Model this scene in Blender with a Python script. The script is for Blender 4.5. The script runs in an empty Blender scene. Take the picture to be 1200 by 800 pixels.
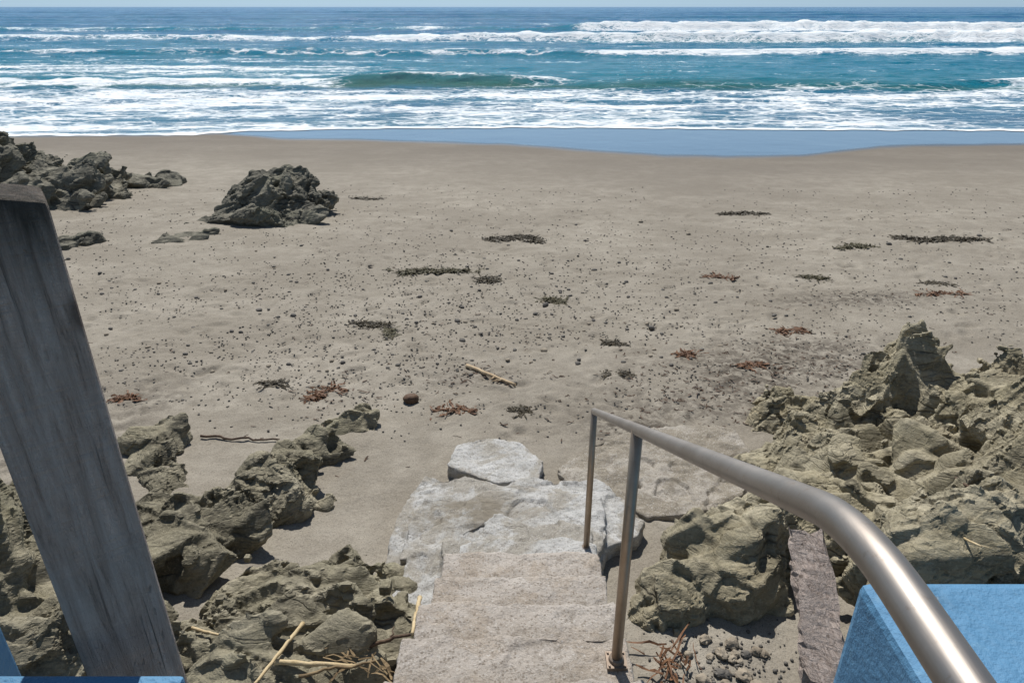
import bpy, bmesh, math, random
import numpy as np
from mathutils import Vector, Matrix
random.seed(7); rng=np.random.default_rng(11)
scene=bpy.context.scene; COL=scene.collection
R=math.radians
# ------------------------------------------------------------------ camera
CZ=4.5; TH=R(25.66); ST,CT=math.sin(TH),math.cos(TH); FP=816.0
cam=bpy.data.cameras.new('camera'); camo=bpy.data.objects.new('camera',cam); COL.objects.link(camo)
camo.location=(0,0,CZ); camo.rotation_euler=(R(90)-TH,0,0)
cam.sensor_width=36; cam.lens=FP/1200*36; cam.clip_start=0.02; cam.clip_end=20000
scene.camera=camo
scene.view_settings.view_transform='Standard'; scene.view_settings.look='None'; scene.view_settings.exposure=0
# ------------------------------------------------------------------ light
AZ=R(-12); EL=R(54)
w=bpy.data.worlds.new('World'); scene.world=w; w.use_nodes=True
nt=w.node_tree; bg=nt.nodes['Background']
sky=nt.nodes.new('ShaderNodeTexSky'); sky.sky_type='NISHITA'; sky.sun_disc=False
sky.sun_elevation=EL; sky.sun_rotation=AZ; sky.air_density=1.0; sky.dust_density=0.2; sky.ozone_density=2.0
tc=nt.nodes.new('ShaderNodeTexCoord'); sx_=nt.nodes.new('ShaderNodeSeparateXYZ'); nt.links.new(tc.outputs['Generated'],sx_.inputs[0])
mr=nt.nodes.new('ShaderNodeMapRange'); mr.inputs[1].default_value=0.0; mr.inputs[2].default_value=.14; nt.links.new(sx_.outputs[2],mr.inputs[0])
tc2=nt.nodes.new('ShaderNodeMix'); tc2.data_type='RGBA'; tc2.inputs[6].default_value=(.56,.88,1.58,1); tc2.inputs[7].default_value=(1.08,1.0,.91,1); nt.links.new(mr.outputs[0],tc2.inputs[0])
tn=nt.nodes.new('ShaderNodeMix'); tn.data_type='RGBA'; tn.blend_type='MULTIPLY'; tn.inputs[0].default_value=1; nt.links.new(tc2.outputs[2],tn.inputs[7])
nt.links.new(sky.outputs[0],tn.inputs[6]); nt.links.new(tn.outputs[2],bg.inputs[0]); bg.inputs[1].default_value=0.080
sd=Vector((math.sin(AZ)*math.cos(EL),math.cos(AZ)*math.cos(EL),math.sin(EL)))
sl=bpy.data.lights.new('sun','SUN'); sl.energy=5.0; sl.angle=R(0.5); sl.color=(1,0.965,0.905)
so=bpy.data.objects.new('sun',sl); COL.objects.link(so); so.rotation_euler=sd.to_track_quat('Z','Y').to_euler(); so.location=(-20,30,40)
# ------------------------------------------------------------------ survey helpers
def ray(px,py):
    xc=(px-600)/FP; yv=(400-py)/FP
    return xc, CT+yv*ST, -ST+yv*CT
def P(px,py,drop=None):
    x,y,z=ray(px,py); r=-z/y
    Y=3.0/(r-0.05) if drop is None else drop/r
    d=3.0+0.05*Y if drop is None else drop
    return Vector((x/y*Y,Y,CZ-d))
def D(x,y,drop): return Vector((x,y,CZ-drop))
# ------------------------------------------------------------------ numpy noise
def hsh(ix,iy,iz,s):
    with np.errstate(over='ignore'):
        n=(ix.astype(np.uint32)*np.uint32(374761393)+iy.astype(np.uint32)*np.uint32(668265263)
           +iz.astype(np.uint32)*np.uint32(2246822519)+np.uint32((s*3266489917)&0xffffffff))
        n=(n^(n>>np.uint32(13)))*np.uint32(1274126177); n=(n^(n>>np.uint32(15)))*np.uint32(2654435761)
        n=n^(n>>np.uint32(16))
    return n.astype(np.float64)/4294967295.0
def vn(p,s=0):
    f=np.floor(p); i=f.astype(np.int64); t=p-f; t=t*t*t*(t*(t*6-15)+10); r=0
    for a in (0,1):
        wa=t[:,0] if a else 1-t[:,0]
        for b in (0,1):
            wb=t[:,1] if b else 1-t[:,1]
            for c in (0,1):
                wc=t[:,2] if c else 1-t[:,2]
                r=r+wa*wb*wc*hsh(i[:,0]+a,i[:,1]+b,i[:,2]+c,s)
    return r*2-1
def fbm(p,o=4,s=0,g=0.5):
    r=0; a=1; tot=0
    for k in range(o):
        r=r+a*vn(p*(2.03**k)+k*17.3,s+k); tot+=a; a*=g
    return r/tot
def fb2(x,y,o=4,s=0,g=0.5):
    x=np.asarray(x,float).ravel(); y=np.asarray(y,float).ravel()
    return fbm(np.stack([x,y,np.zeros_like(x)+0.37],1),o,s,g)
def facet(q,s,gw=.9,ow=.5):
    f=np.floor(q); i=f.astype(np.int64); n=len(q)
    best=np.full(n,1e9); bc=np.zeros((n,3)); bi=np.zeros((n,3),np.int64)
    for a in (-1,0,1):
        for b in (-1,0,1):
            for c in (-1,0,1):
                ci=i+np.array([a,b,c])
                cc=ci+np.stack([hsh(ci[:,0],ci[:,1],ci[:,2],s+k) for k in (1,2,3)],1)
                d=((q-cc)**2).sum(1); m=d<best
                best[m]=d[m]; bc[m]=cc[m]; bi[m]=ci[m]
    g=np.stack([hsh(bi[:,0],bi[:,1],bi[:,2],s+k) for k in (4,5,6)],1)*2-1
    off=hsh(bi[:,0],bi[:,1],bi[:,2],s+7)*2-1
    return ((q-bc)*g).sum(1)*gw+off*ow
def sm(a,b,x):
    t=np.clip((x-a)/(b-a),0,1); return t*t*(3-2*t)
# ------------------------------------------------------------------ object helpers
def tag(o,label=None,cat=None,group=None,kind=None):
    if label: o['label']=label
    if cat: o['category']=cat
    if group: o['group']=group
    if kind: o['kind']=kind
    return o
def empty(name,loc):
    o=bpy.data.objects.new(name,None); COL.objects.link(o); o.location=loc; o.empty_display_size=.1; return o
def mesh_np(name,V,F):
    me=bpy.data.meshes.new(name); V=np.asarray(V,np.float64)
    if isinstance(F,np.ndarray):
        k=F.shape[1]; me.vertices.add(len(V)); me.vertices.foreach_set('co',V.astype(np.float32).ravel())
        me.loops.add(F.size); me.loops.foreach_set('vertex_index',F.astype(np.int32).ravel())
        me.polygons.add(len(F)); me.polygons.foreach_set('loop_start',np.arange(0,F.size,k,dtype=np.int32))
        me.polygons.foreach_set('loop_total',np.full(len(F),k,dtype=np.int32))
        me.update(calc_edges=True); me.validate()
    else:
        me.from_pydata([tuple(v) for v in V],[],F); me.update()
    return me
def obj(name,V,F,mat,parent=None,loc=None,smooth=True):
    V=np.asarray(V,np.float64)
    if parent is not None: V=V-np.array(parent.location)
    elif loc is not None: V=V-np.array(loc)
    me=mesh_np(name,V,F); me.materials.append(mat)
    me.polygons.foreach_set('use_smooth',np.full(len(me.polygons),smooth))
    o=bpy.data.objects.new(name,me); COL.objects.link(o)
    if parent is not None: o.parent=parent
    elif loc is not None: o.location=loc
    return o
class MB:
    def __init__(s): s.V=[]; s.F=[]
    def add(s,V,F):
        b=len(s.V); s.V+= [tuple(v) for v in V]; s.F+=[tuple(i+b for i in f) for f in F]
    def prism(s,poly,z0,z1):
        n=len(poly); V=[(x,y,z0) for x,y in poly]+[(x,y,z1) for x,y in poly]
        F=[tuple(range(n-1,-1,-1)),tuple(range(n,2*n))]+[(i,(i+1)%n,(i+1)%n+n,i+n) for i in range(n)]
        s.add(V,F)
    def box(s,x0,x1,y0,y1,z0,z1): s.prism([(x0,y0),(x1,y0),(x1,y1),(x0,y1)],z0,z1)
    def tube(s,pts,rad,seg=12,flat=1.0):
        pts=[Vector(p) for p in pts]; n=len(pts)
        if not hasattr(rad,'__len__'): rad=[rad]*n
        t=(pts[1]-pts[0]).normalized(); u=t.orthogonal().normalized(); V=[];F=[]
        for i,p in enumerate(pts):
            t2=((pts[min(i+1,n-1)]-pts[max(i-1,0)])).normalized()
            u=(u-t2*u.dot(t2)).normalized(); v=t2.cross(u)
            for k in range(seg):
                a=2*math.pi*k/seg; V.append(p+u*math.cos(a)*rad[i]+v*math.sin(a)*rad[i]*flat)
        for i in range(n-1):
            for k in range(seg):
                F.append((i*seg+k,i*seg+(k+1)%seg,(i+1)*seg+(k+1)%seg,(i+1)*seg+k))
        F.append(tuple(range(seg-1,-1,-1))); F.append(tuple((n-1)*seg+k for k in range(seg)))
        s.add(V,F)
    def chunk(s,c,r,rot,rr,n=17):
        # an angular block: the convex hull of points scattered over an ellipsoid
        bm=bmesh.new(); M=Matrix.Translation(c)@rot
        for k in range(n):
            z=1-2*(k+.5)/n; a=k*2.39996+rr.uniform(-.6,.6); z=max(-1,min(1,z+rr.uniform(-.15,.15))); q=math.sqrt(max(0,1-z*z)); f=rr.uniform(.95,1.4)
            bm.verts.new(M@Vector((math.cos(a)*q*r[0]*f,math.sin(a)*q*r[1]*f,z*r[2]*f)))
        res=bmesh.ops.convex_hull(bm,input=bm.verts[:])
        bmesh.ops.delete(bm,geom=[e for e in res['geom_interior'] if isinstance(e,bmesh.types.BMVert)],context='VERTS')
        bm.verts.index_update()
        s.add([v.co[:] for v in bm.verts],[[v.index for v in f.verts] for f in bm.faces]); bm.free()
def remesh(V,F,vox,smooth=2):
    me=mesh_np('t',V,F)
    o=bpy.data.objects.new('t',me); COL.objects.link(o)
    m=o.modifiers.new('r','REMESH'); m.mode='VOXEL'; m.voxel_size=vox
    if smooth:
        s=o.modifiers.new('s','SMOOTH'); s.iterations=smooth; s.factor=.5
    dg=bpy.context.evaluated_depsgraph_get()
    e=bpy.data.meshes.new_from_object(o.evaluated_get(dg))
    n=len(e.vertices); V=np.zeros(n*3); e.vertices.foreach_get('co',V)
    N=np.zeros(n*3); e.vertex_normals.foreach_get('vector',N)
    F=[tuple(p.vertices) for p in e.polygons]
    if all(len(f)==4 for f in F): F=np.array(F)
    bpy.data.objects.remove(o); bpy.data.meshes.remove(me); bpy.data.meshes.remove(e)
    return V.reshape(-1,3),N.reshape(-1,3),F
# ------------------------------------------------------------------ node helpers
def newmat(name,rough=.8,spec=.3):
    m=bpy.data.materials.new(name); m.use_nodes=True; nt=m.node_tree
    b=nt.nodes['Principled BSDF']; b.inputs['Roughness'].default_value=rough; b.inputs['Specular IOR Level'].default_value=spec
    return m,nt,b
def nd(nt,t,ins=None,**pr):
    n=nt.nodes.new(t)
    for k,v in pr.items(): setattr(n,k,v)
    if ins:
        for k,v in ins.items():
            if isinstance(v,bpy.types.NodeSocket): nt.links.new(v,n.inputs[k])
            else: n.inputs[k].default_value=v
    return n
def ramp(nt,fac,stops):
    n=nt.nodes.new('ShaderNodeValToRGB'); nt.links.new(fac,n.inputs[0]); e=n.color_ramp.elements
    while len(e)<len(stops): e.new(.5)
    for q,(p,c) in zip(e,stops):
        q.position=p; q.color=(c,c,c,1) if not hasattr(c,'__len__') else (*c,1)
    return n.outputs[0]
def noise(nt,co,scale,det=6,rough=.55,dist=0):
    return nd(nt,'ShaderNodeTexNoise',{'Vector':co,'Scale':scale,'Detail':min(det,7),'Roughness':rough,'Distortion':dist}).outputs[0]
def mix(nt,f,a,b,mode='MIX'):
    n=nt.nodes.new('ShaderNodeMix'); n.data_type='RGBA'; n.blend_type=mode; n.clamp_factor=True
    for k,v in ((0,f),(6,a),(7,b)):
        if isinstance(v,bpy.types.NodeSocket): nt.links.new(v,n.inputs[k])
        else: n.inputs[k].default_value=(*v,1) if hasattr(v,'__len__') else v
    return n.outputs[2]
def mth(nt,op,a,b=0.0,c=0.0,clamp=False):
    n=nt.nodes.new('ShaderNodeMath'); n.operation=op; n.use_clamp=clamp
    for k,v in ((0,a),(1,b),(2,c)):
        if isinstance(v,bpy.types.NodeSocket): nt.links.new(v,n.inputs[k])
        else: n.inputs[k].default_value=v
    return n.outputs[0]
def bump(nt,h,st,dist,prev=None):
    n=nd(nt,'ShaderNodeBump',{'Height':h,'Strength':st,'Distance':dist})
    if prev is not None: nt.links.new(prev,n.inputs['Normal'])
    return n.outputs[0]
def mapv(nt,co,sc): return nd(nt,'ShaderNodeMapping',{'Vector':co,'Scale':sc}).outputs[0]
def ocoord(nt): return nt.nodes.new('ShaderNodeTexCoord').outputs['Object']
def wcoord(nt): return nt.nodes.new('ShaderNodeNewGeometry').outputs['Position']
def attr(nt,n): return nd(nt,'ShaderNodeAttribute',attribute_name=n).outputs['Fac']
def L(nt,a,b): nt.links.new(a,b)
# ------------------------------------------------------------------ materials
def m_sand():
    m,nt,b=newmat('sand',.9,.2); co=wcoord(nt)
    c=ramp(nt,noise(nt,co,.45,5,.6),[(.3,(.232,.206,.168)),(.7,(.335,.302,.25))])
    c=mix(nt,ramp(nt,noise(nt,mapv(nt,co,(.5,1,1)),.9,6,.62),[(.46,0.0),(.60,.7)]),c,(.192,.167,.132))
    c=mix(nt,ramp(nt,noise(nt,co,3.2,7,.65),[(.42,0.0),(.60,.6)]),c,(.18,.156,.122))
    c=mix(nt,ramp(nt,noise(nt,co,70,3,.7),[(.35,.0),(.7,.5)]),c,(.385,.353,.298))
    c=mix(nt,ramp(nt,noise(nt,co,140,2,.6),[(.56,.0),(.66,.75)]),c,(.10,.087,.07))
    v=nd(nt,'ShaderNodeTexVoronoi',{'Vector':co,'Scale':9.0}); 
    sp=mth(nt,'LESS_THAN',v.outputs['Distance'],.17); sel=mth(nt,'GREATER_THAN',nd(nt,'ShaderNodeSeparateColor',{'Color':v.outputs['Color']}).outputs[0],.62)
    c=mix(nt,mth(nt,'MULTIPLY',mth(nt,'MULTIPLY',sp,sel),attr(nt,'pebbly')),c,(.07,.06,.05))
    wr=mth(nt,'MULTIPLY',ramp(nt,noise(nt,co,9,7,.74),[(.43,.0),(.55,.85)]),attr(nt,'wrack'))
    c=mix(nt,wr,c,(.066,.054,.042))
    damp=attr(nt,'damp'); wet=attr(nt,'wet')
    c=mix(nt,mth(nt,'MULTIPLY',damp,.85),c,(.15,.13,.107)); c=mix(nt,wet,c,(.03,.085,.155))  # wet sand's blue is sky reflection put into the base colour
    L(nt,c,b.inputs['Base Color'])
    L(nt,ramp(nt,wet,[(0,.9),(1,.09)]),b.inputs['Roughness'])
    L(nt,ramp(nt,wet,[(0,.2),(1,.32)]),b.inputs['Specular IOR Level'])
    st=mth(nt,'SUBTRACT',1.0,mth(nt,'MAXIMUM',wet,mth(nt,'MULTIPLY',damp,.75)),clamp=True)
    h=mth(nt,'ADD',mth(nt,'MULTIPLY',noise(nt,co,5,6,.6),1.0),mth(nt,'MULTIPLY',noise(nt,co,38,5,.65),.35))
    n=bump(nt,mth(nt,'MULTIPLY',h,st),.6,.042); n=bump(nt,mth(nt,'MULTIPLY',noise(nt,co,260,2),st),.5,.004,n)
    L(nt,n,b.inputs['Normal']); return m
def m_sea():
    m,nt,b=newmat('sea water',.14,.04); co=wcoord(nt)
    f=attr(nt,'foam'); t=attr(nt,'tint')
    c=ramp(nt,t,[(0,(.0,.075,.225)),(.3,(.0,.13,.285)),(.5,(.0,.175,.275)),(.72,(.025,.13,.12)),(.86,(.018,.145,.265)),(1,(.075,.185,.295))])
    c=mix(nt,ramp(nt,noise(nt,mapv(nt,co,(.03,.12,1)),1,5,.6),[(.4,.0),(.65,.5)]),c,(.0,.185,.275))
    cs=mapv(nt,co,(.55,1,1))
    warp=nd(nt,'ShaderNodeTexNoise',{'Vector':cs,'Scale':.7,'Detail':4.0}).outputs['Color']
    wv=nd(nt,'ShaderNodeVectorMath',{0:cs,1:nd(nt,'ShaderNodeVectorMath',{0:warp,'Scale':2.2},operation='SCALE').outputs[0]},operation='ADD').outputs[0]
    vo=nd(nt,'ShaderNodeTexVoronoi',{'Vector':wv,'Scale':1.1},feature='DISTANCE_TO_EDGE').outputs['Distance']
    vo2=nd(nt,'ShaderNodeTexVoronoi',{'Vector':wv,'Scale':3.1},feature='DISTANCE_TO_EDGE').outputs['Distance']
    lace=mth(nt,'MAXIMUM',ramp(nt,vo,[(0,1.0),(.2,0.0)]),mth(nt,'MULTIPLY',ramp(nt,vo2,[(0,1.0),(.25,0.0)]),.65))
    n1=noise(nt,mapv(nt,co,(.35,1,1)),.46,7,.68)
    s=mth(nt,'ADD',f,mth(nt,'MULTIPLY',mth(nt,'SUBTRACT',n1,.5),2.3)); s=mth(nt,'ADD',s,mth(nt,'MULTIPLY',mth(nt,'SUBTRACT',lace,.4),.7))
    F=nd(nt,'ShaderNodeMapRange',{'Value':s,'From Min':.56,'From Max':1.22},interpolation_type='SMOOTHSTEP').outputs[0]
    F=mth(nt,'MULTIPLY',F,mth(nt,'GREATER_THAN',f,.02))
    L(nt,c,b.inputs['Base Color'])
    h=mth(nt,'ADD',noise(nt,mapv(nt,co,(.5,1,1)),.9,6,.6),mth(nt,'MULTIPLY',noise(nt,mapv(nt,co,(.6,1,1)),5,4,.6),.25))
    n=bump(nt,h,.9,.65); L(nt,n,b.inputs['Normal'])
    d=nd(nt,'ShaderNodeBsdfPrincipled',{'Roughness':.85,'Specular IOR Level':.1})
    L(nt,ramp(nt,noise(nt,mapv(nt,co,(.35,1,1)),1.3,6,.65),[(.35,(.54,.63,.70)),(.54,(.82,.85,.87))]),d.inputs['Base Color'])
    L(nt,bump(nt,mth(nt,'ADD',n1,mth(nt,'MULTIPLY',lace,.2)),.6,.5),d.inputs['Normal'])
    ms=nd(nt,'ShaderNodeMixShader',{0:F,1:b.outputs[0],2:d.outputs[0]})
    L(nt,ms.outputs[0],nt.nodes['Material Output'].inputs[0]); return m
def m_rock(name,base,light,dark,stain,bs=1.0):
    m,nt,b=newmat(name,.85,.25); co=wcoord(nt)
    geo=nt.nodes.new('ShaderNodeNewGeometry')
    c=ramp(nt,noise(nt,co,2.2*bs,7,.66,.2),[(.26,dark),(.42,base),(.64,light)])
    st=nd(nt,'ShaderNodeMapping',{'Vector':co,'Rotation':(R(-38),R(30),R(-20)),'Scale':(1.6,1.6,10.0)}).outputs[0]
    c=mix(nt,ramp(nt,noise(nt,st,1.6*bs,6,.68),[(.50,.0),(.64,.55)]),c,dark)
    c=mix(nt,ramp(nt,noise(nt,co,1.1*bs,5,.6),[(.54,.0),(.68,.6)]),c,stain)
    c=mix(nt,ramp(nt,noise(nt,co,.9*bs,4,.55),[(.36,.45),(.50,.0)]),c,dark)
    c=mix(nt,ramp(nt,noise(nt,co,34*bs,6,.7),[(.36,.45),(.48,.0)]),c,dark)
    c=mix(nt,ramp(nt,noise(nt,co,60*bs,4,.7),[(.52,.0),(.66,.6)]),c,light)
    def crack(scale,wid,mask):
        wp=nd(nt,'ShaderNodeVectorMath',{0:co,1:nd(nt,'ShaderNodeVectorMath',{0:nd(nt,'ShaderNodeTexNoise',{'Vector':co,'Scale':scale*1.3,'Detail':4.0}).outputs['Color'],'Scale':.25/scale},operation='SCALE').outputs[0]},operation='ADD').outputs[0]
        q=nd(nt,'ShaderNodeMapping',{'Vector':wp,'Rotation':(R(-38),R(30),R(-20)),'Scale':(.6,.8,4.5)}).outputs[0]
        cr=nd(nt,'ShaderNodeTexVoronoi',{'Vector':q,'Scale':scale},feature='DISTANCE_TO_EDGE').outputs['Distance']
        return mth(nt,'MULTIPLY',ramp(nt,cr,[(.0,1.0),(wid,.0)]),ramp(nt,noise(nt,co,mask,3),[(.46,.0),(.60,.8)]))
    crm=mth(nt,'MAXIMUM',crack(2.0*bs,.05,2.0*bs),mth(nt,'MULTIPLY',crack(5.0*bs,.06,3.1*bs),.55))
    c=mix(nt,crm,c,tuple(k*.4 for k in dark))
    c=mix(nt,ramp(nt,geo.outputs['Pointiness'],[(.34,.92),(.475,.0)]),c,tuple(k*.3 for k in dark))  # AO-like crevice shade painted into the colour by pointiness
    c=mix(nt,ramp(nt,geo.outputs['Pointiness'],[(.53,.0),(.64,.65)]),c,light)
    L(nt,c,b.inputs['Base Color'])
    n=bump(nt,mth(nt,'SUBTRACT',noise(nt,st,4*bs,7,.72),mth(nt,'MULTIPLY',crm,.6)),.75,.035); n=bump(nt,noise(nt,co,30*bs,7,.7),.45,.015,n); n=bump(nt,noise(nt,co,130*bs,4,.7),.4,.006,n)
    L(nt,n,b.inputs['Normal']); return m
def m_conc(name,a,bc,dark,patch,pamt,crack):
    m,nt,b=newmat(name,.9,.2); co=wcoord(nt); geo=nt.nodes.new('ShaderNodeNewGeometry')
    c=ramp(nt,noise(nt,co,5,7,.65),[(.32,a),(.66,bc)])
    c=mix(nt,ramp(nt,noise(nt,co,2.6,7,.66,.4),[(.53-.1*pamt,.0),(.60-.1*pamt,.9)]),c,patch)
    v=nd(nt,'ShaderNodeTexVoronoi',{'Vector':co,'Scale':75.0})
    c=mix(nt,mth(nt,'MULTIPLY',ramp(nt,v.outputs['Distance'],[(.25,1.0),(.45,0.0)]),ramp(nt,nd(nt,'ShaderNodeSeparateColor',{'Color':v.outputs['Color']}).outputs[0],[(.5,.0),(.7,.8)])),c,dark)
    c=mix(nt,ramp(nt,noise(nt,co,48,6,.75),[(.53,.0),(.64,.75)]),c,dark)
    c=mix(nt,ramp(nt,noise(nt,co,95,4,.7),[(.56,.0),(.66,.85)]),c,(.62,.59,.55))
    c=mix(nt,ramp(nt,noise(nt,co,9,7,.7),[(.56,.0),(.66,.6)]),c,dark)
    dm=mth(nt,'MULTIPLY',attr(nt,'dirt'),ramp(nt,noise(nt,co,8,7,.7),[(.30,.3),(.6,1.0)]))
    c=mix(nt,dm,c,(.23,.195,.15))
    c=mix(nt,mth(nt,'MULTIPLY',attr(nt,'sandy'),ramp(nt,noise(nt,co,5,7,.72),[(.38,.0),(.50,.9)])),c,(.235,.205,.158))
    c=mix(nt,mth(nt,'MULTIPLY',attr(nt,'worn'),.2),c,tuple(min(.64,k*1.12) for k in bc))
    n=noise(nt,co,22,7,.7)
    if crack:
        ck=nd(nt,'ShaderNodeTexVoronoi',{'Vector':nd(nt,'ShaderNodeVectorMath',{0:co,1:nd(nt,'ShaderNodeVectorMath',{0:nd(nt,'ShaderNodeTexNoise',{'Vector':co,'Scale':4.0,'Detail':5.0}).outputs['Color'],'Scale':.4},operation='SCALE').outputs[0]},operation='ADD').outputs[0],'Scale':1.7},feature='DISTANCE_TO_EDGE').outputs['Distance']
        ckm=mth(nt,'MULTIPLY',ramp(nt,ck,[(.0,1.0),(.012,.0)]),ramp(nt,noise(nt,co,2.5,3),[(.48,.0),(.6,crack)]))
        c=mix(nt,ckm,c,(.11,.095,.075)); n=mth(nt,'SUBTRACT',n,mth(nt,'MULTIPLY',ckm,.5))
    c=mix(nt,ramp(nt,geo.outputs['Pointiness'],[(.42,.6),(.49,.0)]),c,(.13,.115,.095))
    L(nt,c,b.inputs['Base Color'])
    n=bump(nt,n,.8,.026); n=bump(nt,noise(nt,co,130,4,.7),.9,.008,n); L(nt,n,b.inputs['Normal']); return m
def m_wood(name,a,bc,dark,axis=(22,22,1.6),topz=None):
    m,nt,b=newmat(name,.85,.2); co=ocoord(nt); s=mapv(nt,co,axis)
    g=noise(nt,s,3.8,7,.76,.4)
    c=ramp(nt,g,[(.32,dark),(.44,a),(.60,bc)])
    wc=nd(nt,'ShaderNodeVectorMath',{0:mapv(nt,co,(130,130,36)),1:nd(nt,'ShaderNodeVectorMath',{0:nd(nt,'ShaderNodeTexNoise',{'Vector':co,'Scale':30.0,'Detail':3.0}).outputs['Color'],'Scale':1.6},operation='SCALE').outputs[0]},operation='ADD').outputs[0]
    pk=nd(nt,'ShaderNodeTexVoronoi',{'Vector':wc,'Scale':1.0}).outputs['Distance']
    pm=mth(nt,'MULTIPLY',ramp(nt,pk,[(.10,1.0),(.26,.0)]),ramp(nt,noise(nt,co,11,5),[(.48,.0),(.62,.8)]))
    c=mix(nt,pm,c,tuple(k*.8 for k in dark))
    c=mix(nt,ramp(nt,noise(nt,co,5,6,.65),[(.45,.0),(.7,.6)]),c,bc)
    c=mix(nt,ramp(nt,noise(nt,mapv(nt,co,(1,1,.3)),24,6,.7),[(.54,.0),(.70,.55)]),c,dark)
    sw=noise(nt,mapv(nt,co,(6,6,150)),1.0,4,.6)
    cr=noise(nt,mapv(nt,co,(75,75,1.4)),1.0,6,.68,.8)
    crm=ramp(nt,cr,[(.35,.7),(.40,.0)]); c=mix(nt,crm,c,tuple(k*.45 for k in dark))
    kn=nd(nt,'ShaderNodeTexVoronoi',{'Vector':mapv(nt,co,(9,9,5)),'Scale':1.0}).outputs['Distance']
    c=mix(nt,ramp(nt,kn,[(.07,.75),(.13,.0)]),c,tuple(k*.6 for k in dark))
    if topz is not None:
        z=nd(nt,'ShaderNodeSeparateXYZ',{0:co}).outputs[2]
        zz=mth(nt,'ADD',z,mth(nt,'MULTIPLY',noise(nt,mapv(nt,co,(40,40,4)),1,6,.7),.16))
        c=mix(nt,nd(nt,'ShaderNodeMapRange',{'Value':zz,'From Min':topz+.02,'From Max':topz+.11,'To Max':.88}).outputs[0],c,(.05,.05,.038))
    L(nt,c,b.inputs['Base Color'])
    h=mth(nt,'SUBTRACT',mth(nt,'SUBTRACT',mth(nt,'ADD',g,mth(nt,'MULTIPLY',sw,.4)),mth(nt,'MULTIPLY',pm,.6)),mth(nt,'MULTIPLY',crm,.6))
    L(nt,bump(nt,h,1.0,.035),b.inputs['Normal']); return m
def m_paint():
    m,nt,b=newmat('blue paint',.6,.3); co=wcoord(nt)
    c=ramp(nt,noise(nt,co,4,6,.6),[(.3,(.08,.215,.37)),(.7,(.12,.275,.445))])
    c=mix(nt,ramp(nt,noise(nt,co,30,6,.7),[(.60,.0),(.70,.5)]),c,(.19,.35,.48))
    c=mix(nt,ramp(nt,noise(nt,co,14,7,.75),[(.64,.0),(.69,.7)]),c,(.32,.37,.40))
    c=mix(nt,ramp(nt,noise(nt,co,7,7,.7),[(.54,.0),(.70,.55)]),c,(.055,.14,.235))
    L(nt,c,b.inputs['Base Color']); n=bump(nt,noise(nt,co,40,6,.6),.6,.014); L(nt,bump(nt,noise(nt,co,300,2),.4,.002,n),b.inputs['Normal']); return m
def m_steel(name,a,bc,r0,met=1.0):
    m,nt,b=newmat(name,.42,.5); co=ocoord(nt); b.inputs['Metallic'].default_value=met
    c=ramp(nt,noise(nt,co,7,6,.65),[(.3,a),(.6,bc)])
    c=mix(nt,ramp(nt,noise(nt,co,60,6,.75),[(.58,.0),(.72,.5)]),c,(.20,.14,.10))
    L(nt,c,b.inputs['Base Color']); L(nt,ramp(nt,noise(nt,co,20,5,.6),[(.3,r0),(.7,r0+.1)]),b.inputs['Roughness'])
    L(nt,bump(nt,noise(nt,mapv(nt,co,(200,14,200)),2,3,.6),.08,.001),b.inputs['Normal']); return m
def m_simple(name,stops,scale=14,rough=.8,bs=.5,bd=.01,spec=.3):
    m,nt,b=newmat(name,rough,spec); co=wcoord(nt)
    L(nt,ramp(nt,noise(nt,co,scale,7,.65),stops),b.inputs['Base Color'])
    L(nt,bump(nt,noise(nt,co,scale*4,5,.65),bs,bd),b.inputs['Normal']); return m
M_SAND=m_sand(); M_SEA=m_sea()
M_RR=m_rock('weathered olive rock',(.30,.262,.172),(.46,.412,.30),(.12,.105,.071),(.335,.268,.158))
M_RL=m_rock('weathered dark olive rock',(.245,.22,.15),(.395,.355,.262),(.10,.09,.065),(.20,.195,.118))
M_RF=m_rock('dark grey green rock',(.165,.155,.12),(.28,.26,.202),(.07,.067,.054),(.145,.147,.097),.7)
M_STEP=m_conc('worn beige grey concrete',(.44,.39,.34),(.55,.50,.45),(.25,.212,.17),(.44,.375,.31),.4,0)
M_SLAB=m_conc('white worn concrete',(.43,.425,.405),(.59,.585,.57),(.28,.26,.23),(.36,.33,.28),.5,.4)
M_SLABB=m_conc('sandy worn concrete',(.35,.315,.265),(.455,.415,.36),(.215,.185,.145),(.28,.245,.192),.8,0)
M_POST=m_wood('weathered grey wood',(.72,.57,.47),(.90,.77,.67),(.30,.215,.165),topz=-.03)
M_BEAM=m_wood('weathered pale timber',(.47,.38,.33),(.60,.51,.455),(.22,.165,.13),axis=(20,1.6,20))
M_DRIFT=m_simple('bleached driftwood',[(.3,(.36,.25,.14)),(.7,(.58,.47,.32))],20)
M_REED=m_simple('dry reed',[(.3,(.42,.31,.16)),(.7,(.62,.50,.31))],18,.6)
M_DKST=m_simple('dark brown stalk',[(.3,(.05,.03,.02)),(.7,(.13,.08,.048))],20,.6)
M_KD=m_simple('dark kelp',[(.3,(.024,.020,.011)),(.7,(.075,.056,.028))],16,.6)
M_KG=m_simple('olive kelp',[(.3,(.034,.032,.013)),(.7,(.10,.082,.036))],16,.6)
M_KR=m_simple('red brown seaweed',[(.3,(.07,.03,.014)),(.7,(.21,.105,.05))],16,.6)
M_LEAF=m_simple('dead leaves',[(.3,(.10,.065,.035)),(.7,(.32,.235,.13))],14,.8)
M_STONE=m_simple('grey stone',[(.3,(.06,.056,.052)),(.7,(.17,.155,.135))],9,.75)
M_STONEB=m_simple('tan stone',[(.3,(.17,.14,.105)),(.7,(.36,.31,.24))],9,.8)
M_BROWN=m_simple('brown stone',[(.35,(.05,.028,.018)),(.65,(.15,.09,.055))],14,.7)
M_PAINT=m_paint()
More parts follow.
